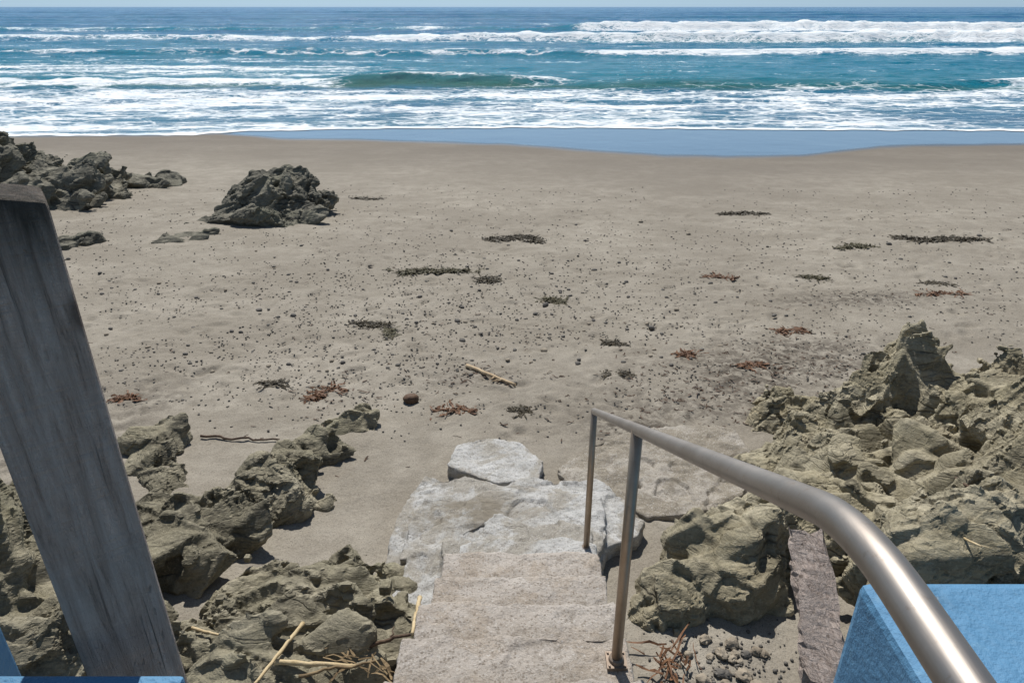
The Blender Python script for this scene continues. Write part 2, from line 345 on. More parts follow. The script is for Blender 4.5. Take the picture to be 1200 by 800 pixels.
M_STEEL=m_steel('brushed stainless steel',(.30,.265,.235),(.37,.335,.305),.46); M_STEELP=m_steel('reflection tinted stainless steel',(.31,.235,.17),(.40,.32,.245),.46); M_PLATE=m_steel('dull steel',(.20,.155,.12),(.28,.225,.18),.6,.7)  # post steel is browner: the sand's reflection is put into its colour
# ------------------------------------------------------------------ the beach
def sandbase(x,y):
    x=np.asarray(x,float).ravel(); y=np.asarray(y,float).ravel()
    fl=1-sm(14,20,y)*.85
    z=1.5-.05*y+fl*(.045*fb2(x*.35,y*.35,3,1)+.015*fb2(x*1.6,y*1.6,3,5))
    return z
def sz(x,y): return float(sandbase([x],[y])[0])
NU,NV=860,760
u=np.linspace(-1.25,1.25,NU); v=np.linspace(0,1,NV)
Yr=1.0*np.exp(v*math.log(38.0)); UU,YY=np.meshgrid(u,Yr); XX=UU*(3.0+YY*1.12)
x=XX.ravel(); y=YY.ravel()
z=sandbase(x,y)
dry=1-sm(10,15,y)
z+=dry*(.009*fb2(x*5,y*5,3,9)+.006*fb2(x*14,y*14,3,14))
# footprints and hollows
nd_=2800
dy=3.6+rng.random(nd_)**1.2*11; du=rng.uniform(-1,1,nd_); dx=du*(1.5+dy*.8)
km=fb2(dx*.45,dy*.45,3,19)>-.06; dx,dy=dx[km],dy[km]
Z2=z.reshape(NV,NU); 
for X0,Y0 in zip(dx,dy):
    j=int(np.log(max(Y0,1.01))/math.log(38.0)*(NV-1)); k=int((X0/(3.0+Y0*1.12)+1.25)/2.5*(NU-1))
    rj=16; rk=12
    j0,j1,k0,k1=max(0,j-rj),min(NV,j+rj),max(0,k-rk),min(NU,k+rk)
    if j1<=j0 or k1<=k0: continue
    a=random.uniform(0,math.pi); lx=XX[j0:j1,k0:k1]-X0; ly=YY[j0:j1,k0:k1]-Y0
    ss=random.uniform(.45,1.05)
    p=(lx*math.cos(a)+ly*math.sin(a))/(.13*ss); q=(-lx*math.sin(a)+ly*math.cos(a))/(.07*ss)
    r2=p*p+q*q; am=random.uniform(.007,.029)*ss
    Z2[j0:j1,k0:k1]+=-am*np.exp(-r2)+am*.4*np.exp(-(np.sqrt(r2)-1.5)**2*3)
z=Z2.ravel()
F=(np.arange(NV-1)[:,None]*NU+np.arange(NU-1)[None,:]).ravel(); F=np.stack([F,F+1,F+NU+1,F+NU],1)
beach=obj('beach',np.stack([x,y,z],1),F,M_SAND); tag(beach,'grey brown sand beach sloping to the water','beach',kind='structure')
def yof(py):
    r=[-ray(600,p)[2]/ray(600,p)[1] for p in py]; return np.array([3/(k-.05) for k in r])
bp=np.array([-600,0,200,260,330,450,600,700,780,850,940,990,1030,1090,1200,1800]); bq=[162,162,160,158,164,166,171,179,184,186,184,178,173,172,171,170]
uw=x/np.maximum(y,1); Yb=np.interp(uw*832+600,bp,yof(bq))+.35*fb2(x*.5,y*.5,4,31)
wet=sm(-.35,.9,y-Yb); dmp=np.clip(sm(-9,-.8,y-Yb)*(.85+.35*fb2(x*.3,y*.8,4,40)),0,1)
peb=np.clip(sm(4.5,6,y)*(1-sm(13,17,y))*(.5+1.2*fb2(x*.5,y*.9,3,51)),0,1)
wk=np.zeros_like(y)
for px,py,rx,ry in ((880,440,1.2,.55),(790,475,1.0,.45),(960,415,1.0,.5),(760,515,.5,.3),(560,440,.35,.2),(1000,350,1.5,.3),(150,480,.4,.5)):
    c=P(px,py); wk+=1.0*np.exp(-((x-c.x)/rx)**2-((y-c.y)/ry)**2)
wk=np.clip(wk*(.7+.9*fb2(x*1.3,y*2,3,55)),0,1)
for n_,a_ in (('wet',wet),('damp',dmp),('pebbly',peb),('wrack',wk)):
    beach.data.attributes.new(n_,'FLOAT','POINT').data.foreach_set('value',a_.astype(np.float32))
# ------------------------------------------------------------------ the sea
NU,NV=640,940
u=np.linspace(-1.7,1.7,NU); s_=np.linspace(0,1,NV)**1.25
ep=np.interp(u*832+600,[-800,0,230,300,450,650,900,1200,2000],[26.4,26.3,26.8,28.2,29.0,29.4,28.6,28.2,28.0])
ep=ep+.35*np.abs(fb2(u*13,u*0,3,61))+.3*fb2(u*40,u*0,2,62)
YY=ep[None,:]*np.exp(s_[:,None]*np.log(9000/ep)[None,:]); UU=np.repeat(u[None,:],NV,0); XX=UU*YY
x=XX.ravel(); y=YY.ravel(); uu=UU.ravel(); edge=np.repeat(ep[None,:],NV,0).ravel()
far=sm(40,120,y)
h=.16*fb2(x*.3,y*.8,4,70)*sm(30,40,y)+far*(.60*fb2(x*.02,y*.07,3,75)+.26*fb2(x*.12,y*.3,3,78))
foam=np.zeros_like(y)
def crest(yc,H,wf,wb):
    d=y-yc; return H*np.where(d<0,np.exp(-(d/wf)**2),np.exp(-(d/wb)**2)),d
rag=.9*fb2(x*.35,x*0+2,3,80)
# near wave: a low thin breaker left of centre, then a separate low swell to the right
steep=sm(-.27,-.20,uu)*(1-sm(-.01,.07,uu))
right=sm(.05,.16,uu)*(1-sm(.55,.66,uu))
envC=.20+.40*steep+.22*right+.25*sm(.62,.7,uu)
yc=48.0+2.0*fb2(x*.05,x*0+3,3,81)-1.2*uu+.5*rag-1.5*right; hC,dC=crest(yc,.95*envC*(1+.35*rag),.8+1.4*right,4.0); h=np.maximum(h,0)*.4+h*.6+hC
brk=sm(-.19,-.29,uu)*1.0+sm(.60,.72,uu)+.45*np.exp(-((uu-.03)/.05)**2)
foam+=brk*(np.exp(-((dC+.8-rag)/1.6)**2)*1.1)
foam+=(.66+.5*rag)*np.exp(-((dC-.2)/.5)**2)*(1-.5*right)
# thin broken foam lines everywhere behind the near wave
lw=fb2(x*.045+.4*rag,y*.20,4,104); lines=np.clip(1-np.abs(lw)*8,0,1)
lw2=fb2(x*.03,y*.11+.2*rag,4,107); lines2=np.clip(1-np.abs(lw2)*8,0,1)
foam+=.62*lines*sm(50,55,y)*(1-sm(85,110,y))*(1-.5*sm(0,.3,uu))+.38*lines2*sm(70,85,y)*(1-sm(190,240,y))
foam+=sm(.0,-.3,uu)*.54*sm(49,53,y)*(1-sm(60,74,y))*(1+.9*fb2(x*.08,y*.4,3,108))
foam+=.12*sm(52,56,y)*(1-sm(62,84,y))*np.clip(.5+fb2(x*.06,y*.2,3,85)*1.3,0,1)
# lace between near wave and shore
foam+=(.66+.32*fb2(x*.1,y*.35,3,88)-.05*sm(0,.5,uu)+.12*sm(-.1,-.5,uu))*(1-sm(43.0,47.0,y))
foam+=.85*np.exp(-((y-edge-.25)/.38)**2)
foam+=.30*np.exp(-((y-edge-2.4-1.6*fb2(x*.15,x*0,3,90)-.6*rag)/.6)**2)
foam+=.42*np.exp(-((y-40.5-2.5*fb2(x*.08,x*0,3,91)-rag)/1.2)**2)
foam+=.35*np.exp(-((y-36-2.0*fb2(x*.08,x*0+4,3,93)-rag)/.8)**2)
# small line
yd=79+4*fb2(x*.03,x*0+1,3,92)+1.2*rag; hD,dD=crest(yd,.5,1.4,5); h+=hD
foam+=(sm(.08,.15,uu)*.8+.4)*np.exp(-((dD+.3)/1.8)**2)*(1+.6*rag)
# mid breaker
nA=fb2(x*.03,x*0+5,3,94); ya=112+6*nA-6*uu+2.5*rag; envA=.45+.75*sm(-.25,.05,uu)
hA,dA=crest(ya,1.1*envA*(1+.3*rag),2.0,8); h+=hA
foam+=(.95+.45*sm(-.3,.1,uu)+.5*nA+.3*rag)*np.where(dA<0,np.exp(-(dA/4.0)**2),np.exp(-(dA/6.0)**2))
foam+=.50*sm(-.3,.2,uu)*sm(ya-1,ya+8,y)*(1-sm(138,148,y))
# far breaker
nB=fb2(x*.02,x*0+8,3,96); yb=160+6*nB+3*rag; envB=.35+.65*sm(.04,.1,uu)
hB,dB=crest(yb,1.55*envB*(1+.35*rag+.35*nB),2.6,11); h+=hB
foam+=(1.30*sm(.06,.11,uu)*(1+.25*nB)+.6*np.exp(-((uu+.1)/.05)**2)+.45*np.exp(-((uu+.45)/.25)**2))*np.where(dB<0,np.exp(-(dB/(6.0+3*rag))**2),np.exp(-(dB/3.5)**2))
for Yk,Hk,fk in ((205,.8,.32),(260,.9,.18),(340,1.0,.12),(450,1.2,.0),(620,1.3,0)):
    hk,dk=crest(Yk+8*fb2(x*.012,x*0+Yk,3,97),Hk*(.5+.5*fb2(x*.01,x*0+Yk,2,98)),5,16); h+=hk; foam+=fk*np.exp(-(dk/5)**2)
foam+=.18*(fb2(x*.015,y*.03,3,99)>.28)*sm(90,160,y)*(1-sm(300,500,y))
zs=sandbase(x,np.minimum(y,36))+.014
h=h*sm(0,7,y-edge)
z=np.where(y<36,np.maximum(zs,h),h)
tint=np.interp(y,[26,36,44,50,60,90,150,400,3000],[1,.94,.86,.56,.48,.4,.28,.12,.0])
tint=np.clip(tint+.2*np.exp(-((dB+1)/3)**2)+.18*np.exp(-((dA+2)/3)**2)*sm(0,.2,uu),0,.72*(y>60)+1.0*(y<=60))
tw=np.interp(dC,[-3.5,-1.8,-.4,.3,2.5],[.86,.74,.70,.6,.52])
wgt=np.clip(steep+right*(.55+.8*fb2(x*.12,y*.3,2,109)),0,1)
tint=np.where(np.abs(dC+.5)<3,tw*wgt+(1-wgt)*np.interp(dC,[-3.5,-1,2.5],[.86,.56,.5]),tint)
F=(np.arange(NV-1)[:,None]*NU+np.arange(NU-1)[None,:]).ravel(); F=np.stack([F,F+1,F+NU+1,F+NU],1)
sea=obj('sea',np.stack([x,y,z],1),F,M_SEA); tag(sea,'blue green sea with white breaking waves and lacy foam','sea',kind='structure')
sea.data.attributes.new('foam','FLOAT','POINT').data.foreach_set('value',np.clip(foam,0,1.8).astype(np.float32))
sea.data.attributes.new('tint','FLOAT','POINT').data.foreach_set('value',tint.astype(np.float32))
# ------------------------------------------------------------------ rocks
# bedding: beds dip steeply, striking roughly along the shore-normal diagonal
BED=Matrix.Rotation(R(20),4,'Z')@Matrix.Rotation(R(-30),4,'Y')@Matrix.Rotation(R(38),4,'X')
BEDV=Matrix.Rotation(R(35),4,'Z')@Matrix.Rotation(R(-62),4,'Y')@Matrix.Rotation(R(15),4,'X')
BEDR=Matrix.Rotation(R(35),4,'Z')@Matrix.Rotation(R(-48),4,'Y')@Matrix.Rotation(R(22),4,'X')
def rock(name,blobs,mat,label,vox=.012,amp=1.0,fs=1.0,seed=0,group=None,cat='rock',sub=3,low=0.0,bed=BED):
    RB=np.array(bed.to_3x3().inverted())
    mb=MB(); rr=random.Random(seed+5)
    for b in blobs:
        px,py,dp,rx,ry,rz=b[:6]; yaw=b[6] if len(b)>6 else rr.uniform(-.5,.5)
        c=P(px,py,dp); c.z-=low
        mb.chunk(c,(rx*.92,ry*.92,rz*.92),Matrix.Rotation(yaw,4,'Z')@Matrix.Rotation(rr.uniform(-.25,.25),4,'X')@Matrix.Rotation(rr.uniform(-.25,.25),4,'Y'),rr,rr.randint(9,12))
        for k in range(sub):   # broken slabs along the bedding on the shoulders of each block
            a=rr.uniform(0,6.28); f=rr.uniform(.4,.8); m=(rx+ry)/2
            cc=c+Vector((math.cos(a)*rx*.6,math.sin(a)*ry*.6,rz*rr.uniform(-.2,.5)))
            mb.chunk(cc,(m*f*1.3,m*f*.8,min(m,rz)*f*.42),Matrix.Rotation(rr.uniform(-.3,.3),4,'Z')@bed@Matrix.Rotation(rr.uniform(-.15,.15),4,'X'),rr,8)
    V,N,F=remesh(mb.V,mb.F,vox*1.3,0)
    q=V@RB.T; q=q*np.array([.7,1.0,3.4])*fs; q=q+.04*np.stack([fbm(V*3*fs+k*9.1,3,seed+k) for k in range(3)],1)
    d=.060*facet(q*1.4,seed,.75,.6)+.042*facet(q*3.0,seed+20,.8,.55)
    V=V+N*(d*amp/fs)[:,None]
    V,N,F=remesh(V,F,vox,0)
    q=V@RB.T; q=q*np.array([.9,1.2,3.4])*fs
    md=.2+.9*sm(-.2,.35,fbm(V*1.8*fs,2,seed+90))
    d=.022*facet(q*5.5+.06*fbm(V*6,2,seed)[:,None],seed+40,.9,.45)+.009*facet(q*14,seed+60,.9,.4)+.004*fbm(V*16*fs,4,seed+3)
    V=V+N*(d*md*amp/fs)[:,None]
    c=V.mean(0); loc=Vector((c[0],c[1],V[:,2].min()))
    o=obj(name,V,F,mat,loc=loc,smooth=False); return tag(o,label,cat,group)
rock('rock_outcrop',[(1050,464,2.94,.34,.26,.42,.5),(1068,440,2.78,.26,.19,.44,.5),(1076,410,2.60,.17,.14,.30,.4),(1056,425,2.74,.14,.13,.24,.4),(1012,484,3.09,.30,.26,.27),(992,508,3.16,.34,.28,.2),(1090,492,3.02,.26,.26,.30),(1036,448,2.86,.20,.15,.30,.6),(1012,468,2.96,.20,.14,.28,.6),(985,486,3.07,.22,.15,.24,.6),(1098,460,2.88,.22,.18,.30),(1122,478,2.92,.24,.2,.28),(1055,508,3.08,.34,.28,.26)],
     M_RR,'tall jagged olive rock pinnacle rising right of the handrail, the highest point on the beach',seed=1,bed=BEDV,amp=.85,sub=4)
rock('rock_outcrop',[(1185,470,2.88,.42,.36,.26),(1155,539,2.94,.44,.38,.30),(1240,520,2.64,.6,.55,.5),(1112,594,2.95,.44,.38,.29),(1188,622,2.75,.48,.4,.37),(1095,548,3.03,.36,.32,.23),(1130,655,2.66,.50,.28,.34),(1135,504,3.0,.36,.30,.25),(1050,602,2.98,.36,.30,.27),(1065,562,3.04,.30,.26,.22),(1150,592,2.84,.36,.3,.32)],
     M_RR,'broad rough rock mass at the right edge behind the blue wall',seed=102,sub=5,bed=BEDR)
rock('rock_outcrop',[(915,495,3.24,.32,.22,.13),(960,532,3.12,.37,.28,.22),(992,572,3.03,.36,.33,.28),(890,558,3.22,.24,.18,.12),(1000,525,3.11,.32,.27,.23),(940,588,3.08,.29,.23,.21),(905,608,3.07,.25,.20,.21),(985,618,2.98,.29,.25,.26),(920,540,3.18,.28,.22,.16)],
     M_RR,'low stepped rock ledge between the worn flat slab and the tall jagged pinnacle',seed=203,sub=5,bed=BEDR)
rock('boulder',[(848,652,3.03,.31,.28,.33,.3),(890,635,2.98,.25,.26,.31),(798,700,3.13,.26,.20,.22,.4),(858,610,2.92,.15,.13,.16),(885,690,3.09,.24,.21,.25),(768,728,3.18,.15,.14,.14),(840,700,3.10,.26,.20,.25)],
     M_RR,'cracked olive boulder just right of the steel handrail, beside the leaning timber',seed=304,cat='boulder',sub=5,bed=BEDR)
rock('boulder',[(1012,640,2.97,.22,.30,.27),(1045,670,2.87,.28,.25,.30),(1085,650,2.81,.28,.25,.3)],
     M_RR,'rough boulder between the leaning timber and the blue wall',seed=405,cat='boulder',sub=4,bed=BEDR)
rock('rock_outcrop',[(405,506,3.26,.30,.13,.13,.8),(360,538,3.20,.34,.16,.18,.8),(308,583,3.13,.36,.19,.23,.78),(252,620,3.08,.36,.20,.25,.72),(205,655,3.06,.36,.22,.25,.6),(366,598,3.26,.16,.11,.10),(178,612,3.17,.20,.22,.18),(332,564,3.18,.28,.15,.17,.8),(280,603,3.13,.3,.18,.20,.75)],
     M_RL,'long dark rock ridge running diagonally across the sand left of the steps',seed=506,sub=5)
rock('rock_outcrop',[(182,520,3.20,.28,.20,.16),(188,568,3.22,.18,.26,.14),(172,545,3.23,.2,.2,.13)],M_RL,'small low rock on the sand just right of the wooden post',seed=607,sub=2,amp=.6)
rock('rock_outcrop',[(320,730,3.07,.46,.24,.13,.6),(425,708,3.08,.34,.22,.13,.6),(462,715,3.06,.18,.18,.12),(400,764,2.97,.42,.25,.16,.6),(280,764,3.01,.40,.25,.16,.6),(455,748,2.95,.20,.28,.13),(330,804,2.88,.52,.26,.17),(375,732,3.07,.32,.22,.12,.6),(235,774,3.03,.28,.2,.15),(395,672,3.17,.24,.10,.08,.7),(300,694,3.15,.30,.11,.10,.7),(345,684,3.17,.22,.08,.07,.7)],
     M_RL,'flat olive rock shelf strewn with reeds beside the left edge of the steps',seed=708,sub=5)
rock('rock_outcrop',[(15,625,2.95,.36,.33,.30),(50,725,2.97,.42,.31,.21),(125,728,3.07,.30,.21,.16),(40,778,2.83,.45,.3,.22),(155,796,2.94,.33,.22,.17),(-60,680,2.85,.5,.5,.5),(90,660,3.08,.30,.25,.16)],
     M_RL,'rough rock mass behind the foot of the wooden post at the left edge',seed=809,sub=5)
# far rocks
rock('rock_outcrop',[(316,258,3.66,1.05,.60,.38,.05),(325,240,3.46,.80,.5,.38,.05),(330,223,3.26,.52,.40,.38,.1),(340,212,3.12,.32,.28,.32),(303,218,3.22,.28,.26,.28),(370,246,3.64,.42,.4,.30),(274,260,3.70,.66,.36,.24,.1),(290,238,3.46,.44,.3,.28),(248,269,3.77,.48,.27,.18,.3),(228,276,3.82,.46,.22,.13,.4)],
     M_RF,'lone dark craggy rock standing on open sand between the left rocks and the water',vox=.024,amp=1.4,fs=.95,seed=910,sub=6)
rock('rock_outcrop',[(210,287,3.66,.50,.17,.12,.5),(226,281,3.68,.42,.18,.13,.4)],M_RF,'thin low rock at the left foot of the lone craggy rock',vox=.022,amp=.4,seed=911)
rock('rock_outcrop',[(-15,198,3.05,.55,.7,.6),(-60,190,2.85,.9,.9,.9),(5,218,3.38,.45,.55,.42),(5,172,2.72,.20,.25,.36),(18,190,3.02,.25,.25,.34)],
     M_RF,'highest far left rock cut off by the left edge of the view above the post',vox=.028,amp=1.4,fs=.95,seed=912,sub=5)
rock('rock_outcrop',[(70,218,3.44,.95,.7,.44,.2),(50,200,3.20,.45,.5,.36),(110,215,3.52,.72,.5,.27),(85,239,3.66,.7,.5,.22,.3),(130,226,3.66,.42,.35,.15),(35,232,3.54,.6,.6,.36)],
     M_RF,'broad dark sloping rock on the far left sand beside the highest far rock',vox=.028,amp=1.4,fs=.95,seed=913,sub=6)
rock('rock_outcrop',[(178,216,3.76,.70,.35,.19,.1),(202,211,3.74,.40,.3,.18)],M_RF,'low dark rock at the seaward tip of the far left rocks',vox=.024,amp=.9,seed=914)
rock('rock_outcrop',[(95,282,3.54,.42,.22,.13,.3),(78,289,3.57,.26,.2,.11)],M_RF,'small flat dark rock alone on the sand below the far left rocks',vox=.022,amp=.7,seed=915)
# ------------------------------------------------------------------ concrete
def conc(name,mb,mat,label,cat,vox=.012,a=1.0,seed=0,steps=None,sm_=3,chip=1.0,sandy=None):
    V,N,F=remesh(mb.V,mb.F,vox,sm_)
    d=.012*fbm(V*4,3,seed)+.006*fbm(V*14,3,seed+4)+chip*.014*np.minimum(0,facet(V*4.5,seed+9)+.2)+.003*fbm(V*50,2,seed+6)
    V0=V; V=V+N*(d*a)[:,None]; c=V.mean(0)
    o=obj(name,V,F,mat,loc=Vector((c[0],c[1],V[:,2].min())),smooth=True)
    def at(n_,v_): o.data.attributes.new(n_,'FLOAT','POINT').data.foreach_set('value',v_.astype(np.float32))
    if sandy is not None:
        sx,sy,rx,ry=sandy; at('sandy',np.clip(1.5*np.exp(-((V0[:,0]-sx)/rx)**2-((V0[:,1]-sy)/ry)**2),0,1)*(N[:,2]>.4))
    if steps is not None:
        e=np.array(steps); wob=.03*fb2(V0[:,0]*6,V0[:,1]*2,3,seed+2); yy=V0[:,1]+wob
        k=np.searchsorted(e,yy); back=e[np.clip(k-1,0,len(e)-1)]; fr=e[np.clip(k,0,len(e)-1)]
        up=(N[:,2]>.6)
        at('dirt',np.where((k>0)&up,1-sm(.13,.25,yy-back),0)*.5*(.6+.9*np.clip(fb2(V0[:,0]*5,V0[:,1]*5,3,seed+8),-.5,.5)))
        at('worn',np.where(up&(k<len(e)),np.exp(-((fr-yy-.01)/.035)**2),0))
    return tag(o,label,cat)
xr=lambda yy:.395+.045*(yy-1.65)
mb=MB(); edges=[.77,1.10,1.435,1.77,2.10,2.44,2.80]; drops=[1.42,1.61,1.80,1.99,2.18,2.37,2.56]
y0=-.9
for e,dp in zip(edges,drops):
    j=random.uniform(-.012,.012)
    if dp<1.5: poly=[(-.95,y0),(.61,y0),(.61,.5),(.36,.77),(-.36,.77),(-.95,.5)]
    else:
        xl=-.39+.02*(e-1.4)+j; n=9
        poly=[(xl,y0),(xr(y0)+.01,y0)]+[(xr(e)+.01+(xl-xr(e)-.01)*t/n,e+random.uniform(-.012,.012)) for t in range(n+1)]
    mb.prism(poly,CZ-3.45,CZ-dp); y0=e-.12
conc('concrete_steps',mb,M_STEP,'worn beige grey concrete steps leading down to the sand beside the steel handrail','steps',seed=31,a=1.25,steps=edges,vox=.010,sm_=12,chip=.9)
def slab(pts,dp,bot,mat,label,seed,a=1.0,cat='concrete slab',extra=None,sandy=None):
    mb=MB(); pl=[P(px,py,dp) for px,py in pts]; pl=[(p.x,p.y) for p in pl]
    mb.prism(pl[::-1],CZ-bot,CZ-dp)
    if extra: extra(mb)
    return conc('concrete_slab',mb,mat,label,cat,.012,a,seed,sm_=6,chip=1.3,sandy=sandy)
def xs(mb):
    # the broken upper layer and the last worn tread
    mb.prism([(-.33,2.5),(.46,2.5),(.47,3.06),(.3,3.14),(.1,3.10),(-.1,3.16),(-.30,3.08)],CZ-3.4,CZ-2.755)
    mb.prism([(-.40,2.5),(.47,2.5),(.48,3.34),(.3,3.44),(.12,3.36),(-.08,3.50),(-.26,3.38),(-.42,3.24)],CZ-3.4,CZ-2.88)
    mb.prism([(-.68,2.84),(-.52,2.66),(-.3,2.55),(-.3,3.3),(-.62,3.25)],CZ-3.4,CZ-2.955)
    pl=[P(px,py,3.0) for px,py in ((466,655),(478,612),(498,580),(548,586),(570,572),(610,578),(655,570),(705,580),(712,625),(700,650),(600,655))]
    mb.prism([(p.x,p.y) for p in pl][::-1],CZ-3.4,CZ-3.0)
sp_=P(550,598,3.0)
slab([(450,664),(462,612),(478,580),(498,555),(520,562),(545,556),(590,570),(620,556),(650,564),(700,560),(735,585),(742,600),(757,610),(748,628),(712,640),(700,668),(520,690),(470,680)],3.06,3.5,M_SLAB,
     'large white worn concrete slab at the foot of the steps',41,1.7,extra=xs,sandy=(sp_.x,sp_.y,.32,.16))
slab([(523,545),(535,520),(570,512),(610,518),(637,540),(632,562),(580,566)],3.12,3.5,M_SLAB,'broken pale concrete block lying on the seaward side of the large white slab',52,1.4,'concrete block')
slab([(650,548),(690,520),(740,503),(800,496),(860,502),(890,540),(870,580),(820,600),(760,606),(720,585),(670,570)],3.15,3.5,M_SLABB,
     'low sandy concrete slab behind the handrail posts, right of the white slab',63,2.0)
# ------------------------------------------------------------------ handrail
h0=empty('handrail',D(.42,3.05,2.75))
P1=D(.421,3.06,1.866); P2=D(.351,1.65,1.065); P3=D(.292,.463,.393); P4=D(.290,-.5,.393)
dA_=(P1-P3).normalized(); dB_=(P4-P3).normalized(); A=P3+dA_*.085; B=P3+dB_*.085
pts=[P1+dA_*.015,P1,P1.lerp(A,.3),P1.lerp(A,.6),P1.lerp(A,.85)]
for k in range(13):
    t=k/12; pts.append(A*(1-t)**2+P3*2*t*(1-t)+B*t*t)
pts+=[P4]
mb=MB(); mb.tube(pts,.0168,28); o=obj('rail',mb.V,mb.F,M_STEEL,h0)
for (X,Y,dt,db) in ((.42,3.05,1.862,2.765),(.351,1.65,1.065,1.985)):
    mb=MB(); mb.tube([D(X,Y,db+.01),D(X,Y,(db+dt)/2),D(X,Y,dt)],.0172,24); po=obj('post',mb.V,mb.F,M_STEELP,h0)
    po.location=(0,0,0)
    mb=MB(); c=D(X,Y,db+.005); mb.box(X-.034,X+.034,Y-.034,Y+.034,c.z-.004,c.z+.010)
    mb.tube([D(X,Y,db-.004),D(X,Y,db-.016),D(X,Y,db-.020)],[.027,.024,.0182],20)
    for sx in (-1,1):
        for sy in (-1,1): mb.tube([D(X+sx*.026,Y+sy*.026,db-.004),D(X+sx*.026,Y+sy*.026,db-.011)],.004,6)
    V=np.array(mb.V)-np.array(h0.location); bpz=obj('base_plate',V,mb.F,M_PLATE,smooth=False); bpz.parent=po
tag(h0,'brushed stainless steel handrail with two posts along the right of the concrete steps','handrail')
# ------------------------------------------------------------------ wooden railing, left
def bevelbox(name,c,sx,sy,z0,z1,yaw,mat,parent,bev=.006,slant=(0,0)):
    bm=bmesh.new(); bmesh.ops.create_cube(bm,size=1)
    M=Matrix.Translation((c[0],c[1],0))@Matrix.Rotation(yaw,4,'Z')
    for v in bm.verts:
        lx,ly=v.co.x*sx,v.co.y*sy; zz=z1+slant[0]*lx+slant[1]*ly if v.co.z>0 else z0
        v.co=Vector((lx,ly,zz))
    bmesh.ops.bevel(bm,geom=bm.edges[:],offset=bev,segments=2,affect='EDGES',profile=.6)
    for v in bm.verts: v.co=M@v.co
    bm.verts.index_update(); V=[v.co[:] for v in bm.verts]; Fc=[[v.index for v in f.verts] for f in bm.faces]; bm.free()
    return obj(name,V,Fc,mat,parent,smooth=False)
ra=empty('wooden_railing',D(-.43,.56,1.42))
Rr=Vector((-.38,.563)); ax=Vector((-.82,-.57)); ay=Vector((-.57,.82)); wd=.088
c=Rr+ax*wd/2+ay*wd/2
po=bevelbox('post',(c.x,c.y),wd,wd,CZ-1.44,CZ-.135,math.atan2(.57,.82),M_POST,ra,.006,(-.24,-.04))
me=po.data; off=Vector((0,0,(CZ-.135)-ra.location.z)); me.transform(Matrix.Translation(-off)); po.location=off
bevelbox('rail',(-.62,.455),.60,.035,CZ-.68,CZ-.588,0,M_PAINT,ra,.004)
bevelbox('painted_post',(-.815,.715),.09,.09,CZ-1.44,CZ-.5,0,M_PAINT,ra,.004)
bevelbox('lower_rail',(-.80,.56),.05,.24,CZ-.68,CZ-.59,0,M_PAINT,ra,.004)
tag(ra,'wooden railing at the left edge with a bare weathered grey post and blue painted boards','railing')
# ------------------------------------------------------------------ blue wall, right
wl=empty('parapet_wall',D(1.2,.1,3.4))
bevelbox('wall_body',(1.262,.0),1.26,1.91,CZ-3.4,CZ-.942,0,M_PAINT,wl,.018)
tag(wl,'blue painted parapet wall at the lower right under the bend of the handrail','wall')
# ------------------------------------------------------------------ leaning timber
a=P(945,625,2.68); b=P(970,795,2.97); dr=(b-a); ln=dr.length; dr.normalize(); sd_=dr.cross(Vector((0,0,1))).normalized(); up=sd_.cross(dr)
V=[];Fc=[]; nseg=26; pr=[(-1,-1),(-.5,-1.05),(.2,-1),(1,-.9),(1.04,.2),(.95,1),(.35,1.08),(-.3,.98),(-.95,1),(-1.05,.1)]
for i in range(nseg+1):
    t=i/nseg
    for k,(p,q) in enumerate(pr):
        e=.016*math.sin(t*9+k*1.7)+random.uniform(-.008,.008)
        end=(random.uniform(-.05,.05) if i in (0,nseg) else 0)
        V.append(a+dr*(ln*t+end)+sd_*(p*(.085+.025*t)+e)+up*(q*.045+e*.6))
n=len(pr)
for i in range(nseg):
    for k in range(n): Fc.append((i*n+k,i*n+(k+1)%n,(i+1)*n+(k+1)%n,(i+1)*n+k))
Fc+= [tuple(range(n)),tuple(nseg*n+k for k in range(n-1,-1,-1))]
tm=obj('timber',V,Fc,M_BEAM,loc=b,smooth=False); tag(tm,'thick weathered timber leaning between the boulders right of the handrail','timber')
# ------------------------------------------------------------------ sticks
def wander(a,b,n=10,amp=.02,lift=0):
    pts=[]
    for i in range(n+1):
        t=i/n; p=a.lerp(b,t); k=math.sin(t*math.pi)
        pts.append(p+Vector((random.uniform(-amp,amp)*k,random.uniform(-amp,amp)*k,random.uniform(-amp,amp)*.4*k+lift*k)))
    return pts
def stick(name,a,b,r,mat,label,cat,amp=.006,twigs=0,nodes=False,group=None):
    mb=MB(); pts=wander(a,b,12,amp); rad=[r*(1-.35*i/12)*(1.18 if nodes and i%3==0 else 1) for i in range(13)]
    mb.tube(pts,rad,8)
    for k in range(twigs):
        i=random.randint(3,11); p=pts[i]; q=p+Vector((random.uniform(-.12,.12),random.uniform(-.1,.1),.01)); mb.tube(wander(p,q,4,.008),[r*.5,r*.45,r*.4,r*.3,r*.2],6)
    o=obj(name,mb.V,mb.F,mat,loc=a); return tag(o,label,cat,group)
def G(px,py,dz=0):
    p=P(px,py); p.z=sz(p.x,p.y)+dz; return p
stick('driftwood_stick',G(547,432,.02),G(604,456,.025),.022,M_DRIFT,'pale driftwood stick lying on the open sand beyond the broken concrete block','stick',.010,2)
stick('seaweed_stalk',G(236,514,.02),G(328,519,.02),.011,M_DKST,'thin dark brown stalk on the sand above the diagonal rock ridge','stalk',.03,2)
stick('reed',P(355,730,2.76),P(297,803,2.60),.010,M_REED,'straight pale reed lying on the flat rock shelf, longest reed left of the steps','reed',.004,0,True)
stick('reed',P(322,775,2.70),P(417,780,2.70),.012,M_REED,'pale reed lying crosswise on the rock shelf, right of the longest reed','reed',.005,0,True)
